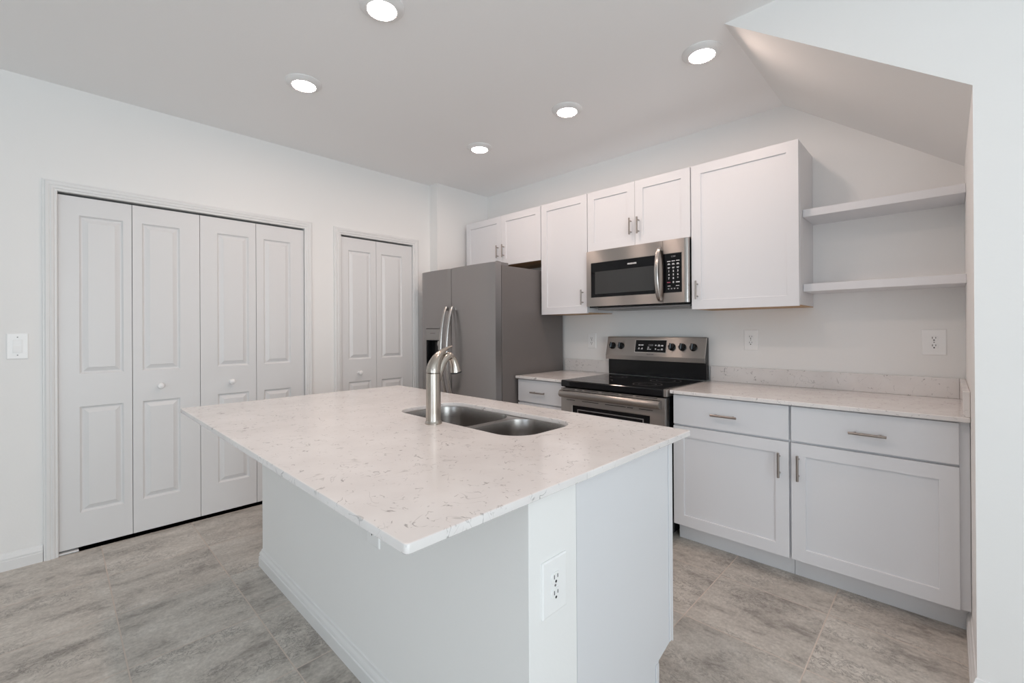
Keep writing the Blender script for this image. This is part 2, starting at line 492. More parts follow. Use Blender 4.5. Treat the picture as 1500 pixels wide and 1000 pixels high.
# trim: casings, baseboards
CAS = [(0, 0), (0, .009), (.004, .012), (.012, .012), (.015, .016), (.024, .018), (.030, .015), (.034, .018), (.046, .019), (.052, .013), (.058, .012), (.060, 0)]
def casing(name, y0, y1, ztop, label):
    """three-sided door casing on the x = 0 wall; profile a = distance from opening, b = out of wall"""
    b = MB()
    st = [lambda a, h: (h, y0 - a, 0.0), lambda a, h: (h, y0 - a, ztop + a), lambda a, h: (h, y1 + a, ztop + a), lambda a, h: (h, y1 + a, 0.0)]
    b.profile(CAS, st)
    return tag(b.build(name, M['trimw']), label, 'door casing', kind='structure')
casing('trim_1', CL0 + .004, CL1 - .004, DH - .004, 'moulded white casing around the wide closet doors')
casing('trim_2', PA0 + .004, PA1 - .004, DH - .004, 'moulded white casing around the narrow pantry door')
BAS = [(0, 0), (.015, 0), (.015, .050), (.011, .053), (.011, .058), (.0135, .062), (.0115, .070), (.006, .079), (.004, .088), (0, .091)]
def baseboard(name, stations, label, parent=None):
    b = MB(); b.profile(BAS, stations)
    o = b.build(name, M['trimw'], parent)
    if parent is None: tag(o, label, 'baseboard', kind='structure')
    return o
baseboard('baseboard_left', [lambda a, h: (a, YN, h), lambda a, h: (a, CL0 - .057, h)], 'white baseboard left of the closet')
baseboard('baseboard_left_middle', [lambda a, h: (a, CL1 + .057, h), lambda a, h: (a, PA0 - .057, h)], 'white baseboard between closet and pantry')
baseboard('baseboard_left_corner', [lambda a, h: (a, PA1 + .057, h), lambda a, h: (a, -.654 - a, h), lambda a, h: (.118 + a, -.654 - a, h)], 'white baseboard beside the refrigerator')
baseboard('baseboard_right', [lambda a, h: (XR - a, -.553, h), lambda a, h: (XR - a, YS - a, h), lambda a, h: (XE, YS - a, h)], 'white baseboard at the foot of the right-hand wall')
baseboard('baseboard_rear', [lambda a, h: (0.02, YN + a, h), lambda a, h: (XE, YN + a, h)], 'white baseboard behind the viewer')

# bifold doors
RAISED = [(0, 0), (.004, -.006), (.009, -.011), (.014, -.0115), (.017, -.010), (.036, -.001), (.037, 0.0)]
def leaf(parent, y0, y1, p0, p1, name='door_panel'):
    b = MB()
    b.panelled(facing_plus_x(-0.012), y0 + .0015, y1 - .0015, .020, 2.030, .034, [(p0, p1, .215, .824), (p0, p1, 1.012, 1.925)], RAISED)
    return b.build(name, M['door'], parent)
def knob(parent, y, z):
    return MB().lathe((-0.012, y, z), (1, 0, 0), [(.013, 0), (.013, .002), (.008, .005), (.007, .014), (.012, .020), (.0175, .028), (.0185, .034), (.016, .041), (.009, .045), (0, .046)], 28).build('knob', M['plastic'], parent)
w4 = (CL1 - CL0) / 4
Y = [CL0 + .003, -2.845, -2.4985, -2.160, CL1 - .003]
d1 = thing('door_1', (-0.03, (Y[0] + Y[2]) / 2, 0), 'left bifold pair of the wide white closet, nearest the light switch', 'door', kind='structure')
leaf(d1, Y[0], Y[1], -3.078, -2.886); leaf(d1, Y[1], Y[2], -2.797, -2.607); knob(d1, -2.711, .913)
d2 = thing('door_2', (-0.03, (Y[2] + Y[4]) / 2, 0), 'right bifold pair of the wide white closet, beside the island end', 'door', kind='structure')
leaf(d2, Y[2], Y[3], -2.399, -2.208); leaf(d2, Y[3], Y[4], -2.110, -1.924); knob(d2, -2.321, .906)
d3 = thing('door_3', (-0.03, (PA0 + PA1) / 2, 0), 'narrow white bifold pantry door beside the refrigerator', 'door', kind='structure')
leaf(d3, PA0 + .003, -1.2125, -1.466, -1.264); leaf(d3, -1.2125, PA1 - .003, -1.163, -.955); knob(d3, -1.376, .898)
# floor pivot brackets of the bifolds
MB().box(-.045, -.004, CL0 + .004, CL0 + .085, 0.0, .008, .001).build('pivot_bracket', M['plastic'], d1)

# ------------------------------------------------------------------ ceiling lights
def make_light(x, y, label):
    t = thing('recessed_light', (x, y, H), label, 'ceiling light', 'round ceiling lights')
    MB().lathe((x, y, H), (0, 0, -1), [(.094, 0), (.094, .004), (.088, .010), (.070, .019), (.062, .021), (.060, .019), (.060, .004)], 48).build('trim_ring', M['trimw'], t)
    MB().lathe((x, y, H), (0, 0, -1), [(.0595, .010), (.0595, .0185), (.05, .0195), (0, .020)], 48).build('diffuser', M['lamp'], t)
    return t
L0 = make_light(0.99, -2.20, 'round lit ceiling light nearest the closet doors, left of all the others')
for x, y, lab in ((1.835, -2.195, 'round lit ceiling light above the island, cut by the top edge of the picture'),
                  (1.02, -0.915, 'smallest lit ceiling light, high above the refrigerator front'),
                  (1.85, -0.915, 'round lit ceiling light above the range and microwave'),
                  (2.69, -2.195, 'ceiling light over the right island end, above the top edge of the picture'),
                  (2.685, -0.902, 'round lit ceiling light beside the sloping soffit')):
    c = copy_tree(L0); c.location = (x, y, H); c['label'] = lab

# ------------------------------------------------------------------ cabinets
def pull(parent, x, z, y, length, vertical=True):
    """bar pull on a face at y (facing -y)"""
    b = MB(); r = .0058; h = length / 2; yb = y - .030; q = h * .66
    if vertical:
        b.cyl((x, yb, z - h), (x, yb, z + h), r, 18, .001)
        for s in (-q, q): b.cyl((x, y + .0005, z + s), (x, yb, z + s), .0042, 14)
    else:
        b.cyl((x - h, yb, z), (x + h, yb, z), r, 18, .001)
        for s in (-q, q): b.cyl((x + s, y + .0005, z), (x + s, yb, z), .0042, 14)
    return b.build('handle', M['pull'], parent)
SHAKER = [(0, 0), (.0015, -.0075), (.0020, -.008)]
def shaker_door(parent, x0, x1, z0, z1, yf, rail=.058, fn=None, name='door'):
    fn = fn or facing_minus_y(yf)
    b = MB(); e = .0015
    b.panelled(fn, x0, x1, z0, z1, .019, [(x0 + rail, x1 - rail, z0 + rail, z1 - rail)], SHAKER)
    o = b.build(name, M['cab'], parent)
    return o
def slab_front(parent, x0, x1, z0, z1, yf):
    return MB().box(x0, x1, yf, yf + .019, z0, z1, .0012, 1).build('drawer', M['cab'], parent)

G = 'white upper cabinets on the back wall'
ZT, ZB = 2.282, 1.375
YD = -.352
def upper(x0, x1, z0, z1, doors, label, side=True, wood_color=True):
    t = thing('upper_cabinet', ((x0 + x1) / 2, -.16, z0), label, 'cabinet', G)
    MB().box(x0 + .0005, x1 - .0005, YD + .021, -.001, z0 + .006, z1 - .002, .001, 1).build('cabinet_body', M['cabside'], t)
    bo = MB().box(x0 + .001, x1 - .001, YD + .023, -.003, z0 + .001, z0 + .0058).build('bottom_panel', M['wood'], t)
    bo['label'] = 'unpainted wood underside'
    for (a, c, hx, hz) in doors:
        d = shaker_door(t, a, c, z0, z1, YD)
        pull(d, hx, hz, YD, .115)
    return t
upper(.182, 1.144, 1.832, ZT, [(.186, .6715, .636, 1.960), (.6745, 1.1415, .709, 1.960)], 'short two-door white upper cabinet above the refrigerator')
upper(1.146, 1.606, ZB, ZT, [(1.149, 1.604, 1.566, 1.497)], 'tall narrow white upper cabinet between refrigerator and microwave')
upper(1.608, 2.395, 1.838, ZT, [(1.611, 2.004, 1.977, 1.970), (2.007, 2.392, 2.036, 1.968)], 'short two-door white upper cabinet directly above the microwave')
upper(2.397, 2.987, ZB, ZT, [(2.400, 2.985, 2.437, 1.495)], 'widest single-door white upper cabinet, beside the open shelves')

# base cabinets on the back wall
YB = -.632
CT = .894           # counter height
def base_cabinet(x0, x1, cx0, cx1, label, hx_draw, len_draw, hx_door, toe=(None, None), filler=None):
    t = thing('base_cabinet', ((x0 + x1) / 2, -.30, 0), label, 'cabinet', 'white base cabinets on the back wall')
    MB().box(x0 + .0005, x1 - .0005, YB + .021, -.002, .110, CT - .0205).build('cabinet_body', M['cabside'], t)
    MB().box(toe[0] or x0 + .0005, toe[1] or x1 - .0005, -.545, -.53, 0, .1095).build('toe_kick', M['cabside'], t)
    dr = slab_front(t, cx0, cx1, .697, .866, YB)
    pull(dr, hx_draw, .776, YB, len_draw, False)
    d = shaker_door(t, cx0, cx1, .112, .686, YB, .060)
    pull(d, hx_door, .570, YB, .125)
    if filler: MB().box(filler[0], filler[1], YB + .016, YB + .0205, .110, CT - .0205, .0008, 1).build('filler_strip', M['cab'], t)
    return t
base_cabinet(1.136, 1.604, 1.141, 1.600, 'white base cabinet between refrigerator and range', 1.360, .140, 1.56)
base_cabinet(2.397, 2.998, 2.402, 2.993, 'white base cabinet immediately right of the range', 2.690, .135, 2.953)
base_cabinet(2.999, XR - .001, 3.003, 3.592, 'white base cabinet against the right return wall', 3.302, .135, 3.035, filler=(3.592, XR - .0015))

def rounded(poly_pts, r_list, seg=8):
    """round the corners of a polygon (list of (x,y)) with radii"""
    out = []; n = len(poly_pts)
    for i in range(n):
        p0, p, p1 = Vector(poly_pts[i - 1]), Vector(poly_pts[i]), Vector(poly_pts[(i + 1) % n])
        r = r_list[i]
        if r <= 0: out.append(tuple(p)); continue
        a = (p0 - p).normalized(); c = (p1 - p).normalized()
        A = p + a * r; B = p + c * r; ctr = p + a * r + c * r
        a0 = math.atan2(A.y - ctr.y, A.x - ctr.x); a1 = math.atan2(B.y - ctr.y, B.x - ctr.x)
        dlt = (a1 - a0 + math.pi) % (2 * math.pi) - math.pi
        for k in range(seg + 1):
            t = a0 + dlt * k / seg
            out.append((ctr.x + r * math.cos(t), ctr.y + r * math.sin(t)))
    return out
def rr(x0, x1, y0, y1, r, seg=8):
    return rounded([(x0, y0), (x1, y0), (x1, y1), (x0, y1)], [r] * 4 if not isinstance(r, (list, tuple)) else r, seg)

def slab(b, outer_fn, zt, zb, holes=()):
    """stone slab: outer_fn(inset)->loop, each hole fn(inset)->loop"""
    bm = b.bm; e = .0025
    def ring_sides(fn, flip):
        lv = []
        for ins, z in ((e, zt), (e * .3, zt - e * .3), (0, zt - e), (0, zb + e), (e, zb)):
            lv.append([bm.verts.new((p[0], p[1], z)) for p in fn(ins)])
        n = len(lv[0])
        for A, B in zip(lv, lv[1:]):
            for i in range(n):
                bm.faces.new((A[i], A[(i + 1) % n], B[(i + 1) % n], B[i])).smooth = len(holes) > 0
        return lv[0], lv[-1]
    tops, bots = [], []
    for k, fn in enumerate([outer_fn, *holes]):
        t, bo = ring_sides(fn, k > 0)
        tops.append(t); bots.append(bo)
    for grp in (tops, bots):
        es = []
        for lp in grp:
            for i in range(len(lp)):
                es.append(bm.edges.get((lp[i], lp[(i + 1) % len(lp)])))
        bmesh.ops.triangle_fill(bm, use_beauty=True, use_dissolve=False, edges=es)
    for f in bm.faces:
        if abs(f.normal.z) > .9 or len(f.verts) == 3: f.smooth = False
    return b

# counters on the back wall (with their upstands)
def outer_rect(x0, x1, y0, y1):
    return lambda i: rr(x0 + i, x1 - i, y0 + i, y1 - i, .004, 3)
t = thing('countertop', (1.37, -.33, CT - .02), 'short speckled stone counter between refrigerator and range', 'countertop')
slab(MB(), outer_rect(1.134, 1.604, -.657, -.001), CT, CT - .02).build('counter_slab', M['quartz'], t)
MB().box(1.134, 1.604, -.021, -.001, CT + .0003, CT + .102, .0015, 1).build('backsplash', M['quartz'], t)
t = thing('countertop', (3.0, -.33, CT - .02), 'long speckled stone counter right of the range with upstands', 'countertop')
slab(MB(), outer_rect(2.390, XR - .001, -.657, -.001), CT, CT - .02).build('counter_slab', M['quartz'], t)
MB().box(2.390, XR - .0225, -.021, -.001, CT + .0003, CT + .102, .0015, 1).build('backsplash', M['quartz'], t)
MB().box(XR - .022, XR - .001, -.640, -.001, CT + .0003, CT + .102, .0015, 1).build('side_splash', M['quartz'], t)

# open shelves
for z0, z1, lab in ((1.868, 1.910, 'higher of the two white open shelves in the alcove'), (1.455, 1.497, 'lower of the two white open shelves in the alcove')):
    o = MB().box(2.9885, XR - .0005, -.272, -.0005, z0, z1, .0015, 1).build('wall_shelf', M['cab'])
    tag(o, lab, 'shelf', 'open shelves in the alcove')

# ------------------------------------------------------------------ refrigerator
FR = thing('refrigerator', (.64, -.45, 0), 'grey stainless side-by-side refrigerator with bowed bar handles', 'refrigerator')
FX0, FX1, FS = .160, 1.120, .5835
MB().box(FX0, FX1, -.785, -.03, .02, 1.748, .004).build('cabinet_body', M['fridge_side'], FR)
def fridge_door(x0, x1, hole=None):
    b = MB(); n = 14; yb, yf, bow = -.7905, -.858, .010
    z0, z1 = .06, 1.768
    xc, hw = (x0 + x1) / 2, (x1 - x0) / 2
    def front(x): 
        q = (x - xc) / hw
        return yf - bow * (1 - q * q) + (0.006 if abs(q) > .985 else 0)
    xs = [x0 + (x1 - x0) * k / n for k in range(n + 1)]
    xs = [x0, x0 + .003] + xs[1:-1] + [x1 - .003, x1]
    if hole:
        hx0, hx1, hz0, hz1 = hole
        xs = sorted(set([x for x in xs if abs(x - hx0) > .008 and abs(x - hx1) > .008] + [hx0, hx1]))
        zs = [z0, hz0, hz1, z1]
    else: zs = [z0, z1]
    for a, c in zip(xs, xs[1:]):
        for p, q in zip(zs, zs[1:]):
            if hole and hx0 - 1e-6 <= a and c <= hx1 + 1e-6 and abs(p - hz0) < 1e-6: continue
            b.quad([(a, front(a), p), (c, front(c), p), (c, front(c), q), (a, front(a), q)], True)
        b.quad([(a, yb, z0), (a, front(a), z0), (c, front(c), z0), (c, yb, z0)])
        b.quad([(a, yb, z1), (c, yb, z1), (c, front(c), z1), (a, front(a), z1)])
    for p, q in zip(zs, zs[1:]):
        b.quad([(x0, yb, p), (x0, front(x0), p), (x0, front(x0), q), (x0, yb, q)])
        b.quad([(x1, yb, p), (x1, yb, q), (x1, front(x1), q), (x1, front(x1), p)])
    b.quad([(x0, yb, z0), (x0, yb, z1), (x1, yb, z1), (x1, yb, z0)])
    if hole:
        dy = .055
        hl = [(hx0, hz0), (hx1, hz0), (hx1, hz1), (hx0, hz1)]
        for k in range(4):
            (a, p), (c, q) = hl[k], hl[(k + 1) % 4]
            b.quad([(a, front(a), p), (c, front(c), q), (c, yf + dy, q), (a, yf + dy, p)])
        b.quad([(hx0, yf + dy, hz0), (hx1, yf + dy, hz0), (hx1, yf + dy, hz1), (hx0, yf + dy, hz1)])
    return b.build('door', M['fridge'], FR, angle=25)
DHOLE = (.236, .472, .900, 1.268)
fd1 = fridge_door(FX0 + .001, FS - .002, DHOLE)
fd2 = fridge_door(FS + .002, FX1 - .001)
def bow_handle(door, x):
    b = MB(); pts = []; n = 24
    for k in range(n + 1):
        t = k / n; z = .700 + .745 * t
        s = math.sin(math.pi * t)
        pts.append((x, -.878 - .062 * s ** .7, z))
    b.tube(pts, [.0155] * (n + 1), 16, flat=[.75] * (n + 1))
    for z in (.715, 1.430): b.box(x - .011, x + .011, -.888, -.8625, z - .014, z + .014, .003)
    return b.build('handle', M['handle_steel'], door)
bow_handle(fd1, .545); bow_handle(fd2, .625)
disp = MB()
disp.box(.240, .468, -.8675, -.8605, 1.166, 1.264, .0015, 1)
dp = disp.build('dispenser_panel', M['fridge_edge'], fd1)
MB().box(.300, .372, -.8682, -.8676, 1.222, 1.228).build('panel_lettering', M['legend_dark'], dp)
b = MB()
b.panelled(facing_minus_y(-.8625), .238, .470, .902, 1.164, .05, [(.246, .462, .912, 1.160)], [(0, 0), (.006, -.02), (.012, -.045)])
dr_ = b.build('dispenser_recess', M['black_gloss'], fd1)
MB().lathe((.40, -.835, 1.155), (0, -.15, -1), [(.022, 0), (.022, .03), (.012, .05), (.010, .075)], 20).build('dispenser_nozzle', M['handle_steel'], dr_)
MB().box(.370, .430, -.832, -.822, .985, 1.085, .004).build('dispenser_paddle', M['black_matte'], dr_)
for hx in (1.035, .20):
    b = MB()
    b.box(hx, hx + .075, -.782, -.70, 1.7485, 1.774, .004)
    b.cyl((hx + .05, -.80, 1.7685), (hx + .05, -.80, 1.782), .013, 18, .002)
    b.box(hx + .035, hx + .065, -.81, -.775, 1.7685, 1.779, .002)
    b.build('hinge_cover', M['grey_cap'], FR)
MB().box(FX0 + .02, FX1 - .02, -.78, -.74, 0, .055).build('base_grille', M['black_matte'], FR)

# ------------------------------------------------------------------ range
RX0, RX1 = 1.6095, 2.3845
RG = thing('range', (2.0, -.36, 0), 'freestanding stainless electric range with black glass cooktop', 'range')
RB = MB().box(RX0 + .004, RX1 - .004, -.640, -.030, .03, .852, .002, 1).build('body', M['black_gloss'], RG)
ct = MB().box(RX0, RX1 - .020, -.688, -.105, .853, .898, .007, 3).build('cooktop', M['cooktop'], RG)
# stainless side edges of the cooktop
MB().box(RX1 - .0197, RX1 + .003, -.684, -.110, .853, .8985, .004, 3).build('cooktop_edge', M['steel_h'], ct)
# printed burner rings
for cx, cy, r in ((1.80, -.52, .105), (2.18, -.52, .09), (1.80, -.26, .075), (2.18, -.26, .10)):
    for rad in (r, r * .62):
        lo = [[(cx + q * math.cos(2 * math.pi * k / 48), cy + q * math.sin(2 * math.pi * k / 48), .8984) for k in range(48)] for q in (rad - .0012, rad + .0012)]
        b = MB(); b.rings(lo, False, False); b.build('burner_marking', M['legend_dark'], ct)
# backguard
prof = [(-.030, .899), (-.030, 1.190), (-.062, 1.192), (-.068, 1.188), (-.104, 1.050), (-.1010, 1.020), (-.070, 1.018), (-.070, .899)]
b = MB(); b.prism([(y, z) for y, z in prof], lambda u, w, d: (d, u, w), RX0 + .003, RX1 - .003)
bgd = b.build('backguard', M['black_gloss'], RG)
# stainless face sheet of the control panel
b = MB()
prof = [(-.066, 1.1935), (-.0705, 1.189), (-.1065, 1.050), (-.1035, 1.018), (-.1015, 1.018), (-.1045, 1.050), (-.0685, 1.188), (-.066, 1.1925)]
b.prism(prof, lambda u, w, d: (d, u, w), RX0, RX1)
pf = b.build('control_panel', M['steel_h'], bgd)
for xx in (RX0 - .0012, RX1 - .0008):
    b = MB(); b.prism([(-.060, 1.1945), (-.071, 1.189), (-.1075, 1.050), (-.1045, 1.016), (-.098, 1.016), (-.102, 1.050), (-.066, 1.187)], lambda u, w, d: (d, u, w), xx, xx + .002)
    b.build('panel_end_trim', M['handle_steel'], pf)
s0, s1 = Vector((-.0705, 1.189)), Vector((-.1065, 1.050))
dirv = (s1 - s0).normalized(); nrm = Vector((dirv.y, -dirv.x))
if nrm.x > 0: nrm = -nrm
def on_panel(u, z, d):
    """u = x, z = height, d = out of the sloping control face"""
    tt = (1.189 - z) / (1.189 - 1.050)
    p = s0 + (s1 - s0) * tt + nrm * d
    return (u, p.x, p.y)
def nvec(): return (0, nrm.x, nrm.y)
for kx in (1.662, 1.737, 2.147, 2.224, 2.302):
    o_ = on_panel(kx, 1.122, .0)
    k = MB().lathe(o_, nvec(), [(.0265, .0), (.0265, .004), (.023, .006), (.0215, .020), (.019, .023), (0, .0235)], 32).build('knob', M['black_gloss'], pf)
    b = MB(); b.prism([(-.0055, -.022), (.0055, -.022), (.0055, .022), (-.0055, .022)], lambda u, w, d: on_panel(kx + u - .006, 1.122 + w, d), .020, .030)
    b.prism([(-.0052 + .0005, -.021), (.0052, -.021), (.0052, .021), (-.0047, .021)], lambda u, w, d: on_panel(kx + u - .006, 1.122 + w, d), .0301, .0306)
    b.build('knob_grip', M['black_matte'], k)
    b = MB(); b.prism([(-.002, -.016), (.002, -.016), (.002, .016), (-.002, .016)], lambda u, w, d: on_panel(kx + u + .001, 1.122 + w, d), .0307, .0312)
    b.build('knob_pointer', M['knob_mark'], k)
for kx, s in ((1.662, 'LF'), (1.737, 'LR'), (2.147, 'OVEN'), (2.224, 'RR'), (2.302, 'RF')):
    text('knob_lettering', '- . -', .010, on_panel, kx, 1.072, .0006, M['legend_dark'], pf)
b = MB(); b.prism([(1.856, 1.074), (2.108, 1.074), (2.108, 1.172), (1.856, 1.172)], on_panel, .0002, .003)
db = b.build('display_bezel', M['handle_steel'], pf)
b = MB(); b.prism([(1.861, 1.080), (2.104, 1.080), (2.104, 1.168), (1.861, 1.168)], on_panel, .0031, .0042)
ds = b.build('display', M['glass_black'], db)
def rect(x, z, w, h, d=.0044):
    b = MB(); b.prism([(x, z), (x + w, z), (x + w, z + h), (x, z + h)], on_panel, d, d + .0003)
    b.build('display_legend', M['legend'], ds)
for (x, z, w, h) in ((1.886, 1.127, .017, .008), (1.908, 1.127, .018, .008), (1.886, 1.100, .013, .004), (1.888, 1.106, .009, .006), (1.909, 1.100, .015, .004), (1.913, 1.106, .010, .005),
                     (1.962, 1.116, .012, .003), (1.960, 1.108, .016, .003), (1.960, 1.099, .012, .004), (1.975, 1.099, .016, .004),
                     (2.020, 1.126, .010, .009), (2.040, 1.124, .020, .005), (2.043, 1.131, .014, .005), (2.067, 1.124, .016, .010),
                     (2.021, 1.099, .009, .009), (2.040, 1.097, .019, .004), (2.066, 1.097, .017, .004), (2.068, 1.103, .013, .005)):
    rect(x, z, w, h)
text('clock_digits', '12:00', .017, on_panel, 1.985, 1.131, .0044, M['legend_dim'], ds)
text('brand_lettering', 'FRIGIDAIRE', .011, on_panel, 1.985, 1.064, .0006, M['legend_dark'], pf, weight=.0003)
# oven door
OD = MB()
OD.panelled(facing_minus_y(-.688), RX0 + .003, RX1 - .003, .20, .846, .042, [(1.705, 2.283, .36, .734)], [(0, 0), (.003, -.004)])
od = OD.build('oven_door', M['steel_h'], RG)
MB().box(1.709, 2.279, -.6848, -.6842, .364, .730).build('oven_glass', M['glass_black'], od)
b = MB(); b.panelled(facing_minus_y(-.6856), 1.748, 2.240, .40, .708, .0006, [(1.755, 2.233, .407, .701)], [(0, 0), (0, -.0006)], through=True)
b.build('oven_window_border', M['grey_cap'], od)
# wide curved handle
b = MB()
prof = [(-.690, .833), (-.706, .8315), (-.718, .826), (-.725, .816), (-.727, .806), (-.724, .795), (-.715, .786), (-.704, .781), (-.690, .779)]
b.prism(prof, lambda u, w, d: (d, u, w), RX0 + .006, RX1 - .03)
for f in b.bm.faces: f.smooth = True
b.build('handle', M['steel_h'], od, angle=50)
for x0, x1 in ((1.63, 1.73), (1.75, 1.79), (1.81, 1.92), (1.945, 2.07), (2.09, 2.17), (2.19, 2.33)):
    MB().box(x0, x1, -.6888, -.6882, .8385, .8425).build('vent_slot', M['dark'], od)
for x0, x1 in ((1.66, 1.73), (1.79, 1.92), (1.97, 2.12), (2.13, 2.17), (2.21, 2.30)):
    MB().box(x0, x1, -.6888, -.6882, .7635, .7675).build('vent_slot', M['dark'], od)
MB().box(RX1 - .012, RX1 - .004, -.6905, -.6885, .20, .846, .0005, 1).build('door_edge_trim', M['handle_steel'], od)
MB().box(RX0 + .003, RX1 - .003, -.684, -.642, .04, .192, .004).build('storage_drawer', M['steel_h'], RG)

# ------------------------------------------------------------------ microwave
MX0, MX1, MY, MZ0, MZ1 = 1.620, 2.392, -.382, 1.422, 1.832
MW = thing('microwave', (2.0, -.19, 1.41), 'stainless over-the-range microwave with curved vertical handle', 'microwave')
MB().box(MX0 + .004, MX1 - .004, -.3515, -.002, 1.414, 1.832, .002, 1).build('body', M['black_gloss'], MW)
b = MB(); b.box(MX0 + .06, MX1 - .012, -.325, -.03, 1.396, 1.4135, .003)
ub = b.build('underside_vent', M['grey_cap'], MW)
fn = facing_minus_y(MY)
XSPL = 2.2225
b = MB(); b.panelled(fn, MX0, XSPL - .001, MZ0, MZ1, .029, [(1.658, 2.197, 1.487, 1.744)], [(0, 0), (.0015, -.003)])
md = b.build('door', M['steel_h'], MW)
MB().box(1.660, 2.195, MY + .0022, MY + .0028, 1.489, 1.742).build('door_glass', M['glass_black'], md)
MB().box(1.694, 2.160, MY + .0014, MY + .0021, 1.512, 1.676).build('window_screen', M['mwin'], md)
text('brand_lettering', 'FRIGIDAIRE', .0135, fn, 1.996, 1.708, -.0018, M['legend'], md, weight=.0007)
b = MB(); b.panelled(fn, XSPL + .001, MX1 - .026, MZ0, MZ1, .029, [(2.224, 2.350, 1.487, 1.744)], [(0, 0), (.0012, -.003)])
mc = b.build('control_panel', M['steel_h'], MW)
# rounded right end of the front
b = MB(); b.prism([(MX1 - .0258, MY), (MX1 - .010, MY + .001), (MX1 - .003, MY + .005), (MX1, MY + .012), (MX1, MY + .029), (MX1 - .0258, MY + .029)], lambda u, w, d: (u, w, d), MZ0, MZ1)
for f in b.bm.faces: f.smooth = True
b.build('front_end_trim', M['handle_steel'], MW, angle=50)
kp = MB().box(2.2255, 2.3485, MY + .0022, MY + .0028, 1.489, 1.742).build('keypad', M['glass_black'], mc)
def mrect(x, z, w, h, name='keypad_legend', mm='legend'):
    MB().box(x, x + w, MY + .0015, MY + .0021, z, z + h).build(name, M[mm], kp)
KX = (2.252, 2.282, 2.312)
for i, x in enumerate(KX): mrect(x, 1.6895 + .0008 * i, .022, .0045)
for i, x in enumerate(KX):
    mrect(x + .002, 1.669, .018, .003); mrect(x + .004, 1.674, .013, .004)
    mrect(x + .003, 1.650, .016, .003); mrect(x + .005, 1.645, .011, .003)
mrect(2.310, 1.552, .024, .006)
mrect(2.254, 1.530, .019, .003); mrect(2.310, 1.530, .021, .003)
for r_, row in enumerate(('123', '456', '789')):
    for c_, ch in enumerate(row):
        text('keypad_digit', ch, .0165, fn, KX[c_] + .011, 1.627 - .0232 * r_, -.0016, M['legend'], kp, weight=.0005)
text('keypad_digit', '0', .0165, fn, KX[1] + .011, 1.555, -.0016, M['legend'], kp, weight=.0005)
mrect(2.251, 1.552, .022, .006, 'keypad_stop', 'legend_red')
for x in (2.256, 2.276, 2.296, 2.317): mrect(x, 1.510, .009, .007, 'keypad_icon', 'legend_dim')
text('clock_digits', '12:00', .014, fn, 2.292, 1.722, -.0016, M['legend_dim'], kp)
# handle
b = MB(); pts = []; n = 28
for k in range(n + 1):
    t = k / n; s = math.sin(math.pi * t)
    pts.append((2.203 + 0, MY - .010 - .046 * s ** .6, 1.440 + .350 * t))
b.tube(pts, [.0145] * (n + 1), 18, flat=[.45] * (n + 1))
for z in (1.452, 1.778): b.box(2.192, 2.214, MY - .020, MY - .0003, z - .010, z + .010, .003)
b.build('handle', M['handle_steel'], md)

# ------------------------------------------------------------------ outlets and switch
def outlet(fn, u, z, w, h, label, name='wall_outlet'):
    base = fn(u, z - h / 2, 0)
    t = thing(name, base, label, 'outlet', 'white duplex outlets')
    b = MB(); hw, hh = w / 2, h / 2
    b.rings([[fn(u + sx * (hw - i), z + sz * (hh - i), d) for sx, sz in ((-1, -1), (1, -1), (1, 1), (-1, 1))] for i, d in ((0, .0002), (0, .0035), (.0035, .0058))], smooth=False)
    b.build('cover_plate', M['plastic'], t)
    for dz in (.0195, -.0195):
        b = MB(); pts = []
        for k in range(28):
            a = 2 * math.pi * k / 28
            pts.append((u + max(-.0165, min(.0165, .0178 * math.cos(a))), z + dz + max(-.0138, min(.0138, .0172 * math.sin(a)))))
        b.rings([[fn(p[0], p[1], d) for p in pts] for d in (.0059, .0078)] + [[fn(u + (p[0] - u) * .95, z + dz + (p[1] - z - dz) * .95, .0084) for p in pts]])
        s = b.build('socket', M['plastic'], t)
        b = MB()
        b.prism([(u - .0078, z + dz - .0015), (u - .0053, z + dz - .0015), (u - .0053, z + dz + .0085), (u - .0078, z + dz + .0085)], fn, .0085, .0088)
        b.prism([(u + .0053, z + dz - .0005), (u + .0078, z + dz - .0005), (u + .0078, z + dz + .0080), (u + .0053, z + dz + .0080)], fn, .0085, .0088)
        b.prism([(u + .0034 * math.cos(math.pi * k / 6), z + dz - .0085 + .0034 * math.sin(math.pi * k / 6)) for k in range(12)], fn, .0085, .0088)
        b.build('slot', M['dark'], s)
    b = MB(); b.prism([(u + .003 * math.cos(math.pi * k / 6), z + .003 * math.sin(math.pi * k / 6)) for k in range(12)], fn, .0059, .0066)
    b.build('screw', M['grey_cap'], t)
    return t
fb = facing_minus_y(0)
outlet(fb, 1.408, 1.156, .082, .128, 'white outlet on the back wall between refrigerator and range')
outlet(fb, 2.642, 1.177, .084, .134, 'white outlet on the back wall just right of the range')
outlet(fb, 3.511, 1.176, .094, .134, 'large-plate white outlet on the back wall beside the right return wall')

